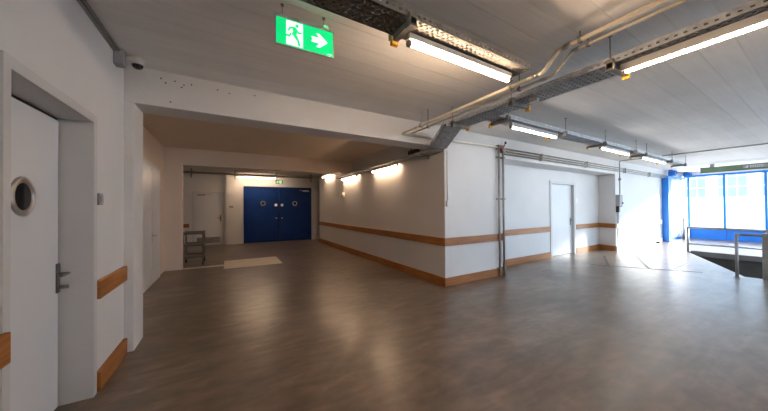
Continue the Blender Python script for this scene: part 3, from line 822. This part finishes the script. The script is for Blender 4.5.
# ------------------------------------------------------------------ floor fittings
o = tag(MB().box(-.085,1.27,7.74,8.92,0.0005,.009).build('floor_mat', M['beige'], bevel=.003), 'pale beige rectangular panel lying in the corridor floor before the hall', 'floor panel')
hp = struct(MB().prism([(7.85,3.5),(8.95,1.86),(8.975,1.88),(7.88,3.515)],0.0005,.003).build('trim_13', M['joint']))
for nm, p, q, w, m in (('trim_14',(8.02,3.2),(9.6,3.93),.06,'joint'),('trim_15',(8.45,2.58),(10.9,3.70),.06,'strip'),('trim_16',(10.8,3.73),(11.6,3.28),.05,'joint'),('trim_17',(8.98,2.3),(11.3,2.42),.03,'strip')):
    d = (Vector(q)-Vector(p)).normalized(); n = Vector((-d.y,d.x))*w/2
    struct(MB().prism([(p[0]-n.x,p[1]-n.y),(q[0]-n.x,q[1]-n.y),(q[0]+n.x,q[1]+n.y),(p[0]+n.x,p[1]+n.y)],.0005,.004).build(nm, M[m]))

# ------------------------------------------------------------------ trolley
o = thing('trolley', (-.77,8.9,0), 'metal three-tier trolley standing behind the opening before the hall', 'trolley')
TX0, TX1, TY0, TY1 = -1.0,-.545,8.62,9.22
for z, nm in ((.80,'top_shelf'),(.50,'middle_shelf'),(.2,'bottom_shelf')):
    b = MB(); b.box(TX0,TX1,TY0,TY1,z,z+.012)
    for y0, y1 in ((TY0,TY0+.012),(TY1-.012,TY1)): b.box(TX0,TX1,y0,y1,z,z+.05)
    for x0, x1 in ((TX0,TX0+.012),(TX1-.012,TX1)): b.box(x0,x1,TY0,TY1,z,z+.05)
    b.build(nm, M['trolley'], o)
for x in (TX0+.018,TX1-.018):
    for y in (TY0+.018,TY1-.018):
        b = MB(); b.box(x-.018,x+.018,y-.018,y+.018,.1,.86); lg = b.build('leg', M['trolley'], o)
        b = MB(); b.cyl((x-.015,y,.05),(1,0,0),.05,.03,18); b.box(x-.012,x+.012,y-.012,y+.012,.05,.11); b.build('caster', M['dark'], lg)

# ------------------------------------------------------------------ window end: column, drums, green beam, railings
o = thing('steel_column', (15.6,4.2,0), 'bright blue boxed steel column standing before the window corner', 'column')
b = MB(); b.box(15.45,15.8,4.10,F(15.45)-.002,0,2.6); b.build('shaft', M['sky_blue'], o, bevel=.01)
b = MB(); b.box(15.42,15.83,4.07,F(15.42)-.002,0,.04); b.build('base_plate', M['sky_blue'], o)
for (x,y), lab in (((16.05,4.14),'round blue door-motor housing on the rail next to the blue column'),((17.75,4.1),'round blue door-motor housing on the rail next to the window corner')):
    o = thing('motor_housing', (x,y,2.74), lab, 'motor')
    b = MB(); b.cyl((x,y+.1,2.79),(0,-1,0),.12,.22,26); b.build('drum', M['sky_blue'], o)
    b = MB(); b.cyl((x,y-.12,2.79),(0,-1,0),.045,.03,16); b.build('hub', M['zinc_dark'], o)
    b = MB(); b.box(x-.05,x+.05,y-.02,y+.1,2.88,CEIL-.001); b.build('ceiling_strut', M['zinc_dark'], o)
o = tag(MB().cyl((17.25,4.12,0),(0,0,1),.045,.95,16).build('bollard', M['rail']), 'short dark grey post standing on the floor between blue column and window corner', 'post')
G = thing('crossbeam', (15.2,1.0,2.65), 'sage green steel crossbeam with white lettering under the ceiling before the windows', 'beam')
b = MB(); b.box(15.2,15.32,-4.0,3.16,2.64,2.66); b.box(15.2,15.32,-4.0,3.16,2.81,2.83); b.box(15.25,15.27,-4.0,3.16,2.65,2.82)
b.build('steel_section', M['green_beam'], G)
b = MB(); b.box(15.2,15.215,-4.0,3.16,2.64,2.83); b.build('face_plate', M['green_beam'], G)
b = MB(); b.box(15.2,15.32,3.15,3.18,2.62,2.85); b.build('end_plate', M['rail'], G)
for y in (2.9,.8,-1.5):
    b = MB(); b.box(15.23,15.29,y-.05,y+.05,2.83,CEIL-.001); b.build('hanger', M['rail'], G)
b = MB(); b.box(15.193,15.2,-1.2,2.20,2.70,2.81); b.build('dark_plate', M['rail'], G)
b = MB()
LM = Matrix.Translation((15.188,2.16,2.715)) @ Matrix.Rotation(-PI/2,4,'Z')
b.extr([(0,0),(.06,.0),(.06,.075)], LM, .003)
for k in range(6):
    x = .11+k*.045
    b.extr([(x,0),(x+.012,0),(x+.012,.07),(x,.07)], LM, .003); b.extr([(x,.0),(x+.034,0),(x+.034,.014),(x,.014)], LM, .003); b.extr([(x,.055),(x+.034,.055),(x+.034,.07),(x,.07)], LM, .003)
b.build('lettering', M['white'], G)

def railing(name, p, q, top, mid, posts, label, r=.024, extra=None):
    o = thing(name, (p[0],p[1],0), label, 'railing')
    P, Qv = Vector((p[0],p[1],0)), Vector((q[0],q[1],0))
    b = MB(); b.tube([P+Vector((0,0,top)), Qv+Vector((0,0,top))], r, 12); b.build('top_rail', M['rail'], o)
    if mid: 
        b = MB(); b.tube([P+Vector((0,0,mid)), Qv+Vector((0,0,mid))], r*.8, 12); b.build('mid_rail', M['rail'], o)
    for t in posts:
        c = P.lerp(Qv, t)
        b = MB(); b.tube([c, c+Vector((0,0,top+r))], r, 12); b.cyl(c,(0,0,1),.05,.008,16); b.build('post', M['rail'], o)
    return o
railing('railing', (12.68,2.94), (12.68,1.45), .76, .25, (0,1), 'low steel railing on the far edge of the loading pit', .03)
nr = railing('railing', (8.92,1.39), (10.1,-1.1), .86, None, (0,.135,.6,1), 'steel railing with a sheet panel on the near edge of the loading pit', .024)
c0 = Vector((8.92,1.39)); c1 = Vector((10.1,-1.1)); dv = (c1-c0).normalized(); nv = Vector((-dv.y,dv.x))*.012
pa = c0+dv*.42; pb = c0+dv*1.6
b = MB(); b.prism([pa-nv, pb-nv, pb+nv, pa+nv], .05, .74); b.build('sheet_panel', M['zinc_dark'], nr)
b = MB(); cc = c0+dv*.372; b.box(cc.x-.045,cc.x+.045,cc.y-.045,cc.y+.045,0,.9); b.build('end_post', M['rail'], nr, bevel=.005)
o = tag(MB().box(14.6,14.75,F(14.6)-.13,F(14.6)-.034,0,.07).build('door_stop', M['dark'], bevel=.01), 'small black stop on the floor against the sunlit wall', 'door stop')

# ------------------------------------------------------------------ light
w = bpy.data.worlds.new('sky'); S.world = w; w.use_nodes = True
bg = w.node_tree.nodes['Background']; bg.inputs['Color'].default_value = (.60,.80,1.0,1); bg.inputs['Strength'].default_value = 7.5
sl = bpy.data.lights.new('sun', 'SUN'); sl.energy = 36; sl.angle = .16; sl.color = (1,.96,.9)
so = bpy.data.objects.new('sun', sl); COL.objects.link(so)
so.rotation_euler = Vector((-.80,.50,-.27)).to_track_quat('-Z','Y').to_euler()

# ------------------------------------------------------------------ camera
cam = bpy.data.cameras.new('camera'); co = bpy.data.objects.new('camera', cam); COL.objects.link(co)
yaw, pitch, roll, f = .5132, .0085, -.0073, 277.5
fw = Vector((math.sin(yaw)*math.cos(pitch), math.cos(yaw)*math.cos(pitch), math.sin(pitch)))
rt = Vector((math.cos(yaw), -math.sin(yaw), 0)); up = rt.cross(fw)
cr, sr = math.cos(roll), math.sin(roll)
# image axes turned by the small roll
r2 = rt*cr + up*(sr); u2 = up*cr - rt*(sr)
mw = Matrix((r2, u2, -fw)).transposed().to_4x4(); mw.translation = (0,0,1.45)
co.matrix_world = mw
cam.sensor_width = 36; cam.lens = f*36/768; cam.clip_start = .05; cam.clip_end = 200
S.camera = co
S.view_settings.view_transform = 'Standard'; S.view_settings.look = 'None'
S.view_settings.gamma = 1; S.view_settings.exposure = 0; S.view_settings.use_curve_mapping = False
S.cycles.max_bounces = 10; S.cycles.diffuse_bounces = 6; S.cycles.sample_clamp_indirect = 8
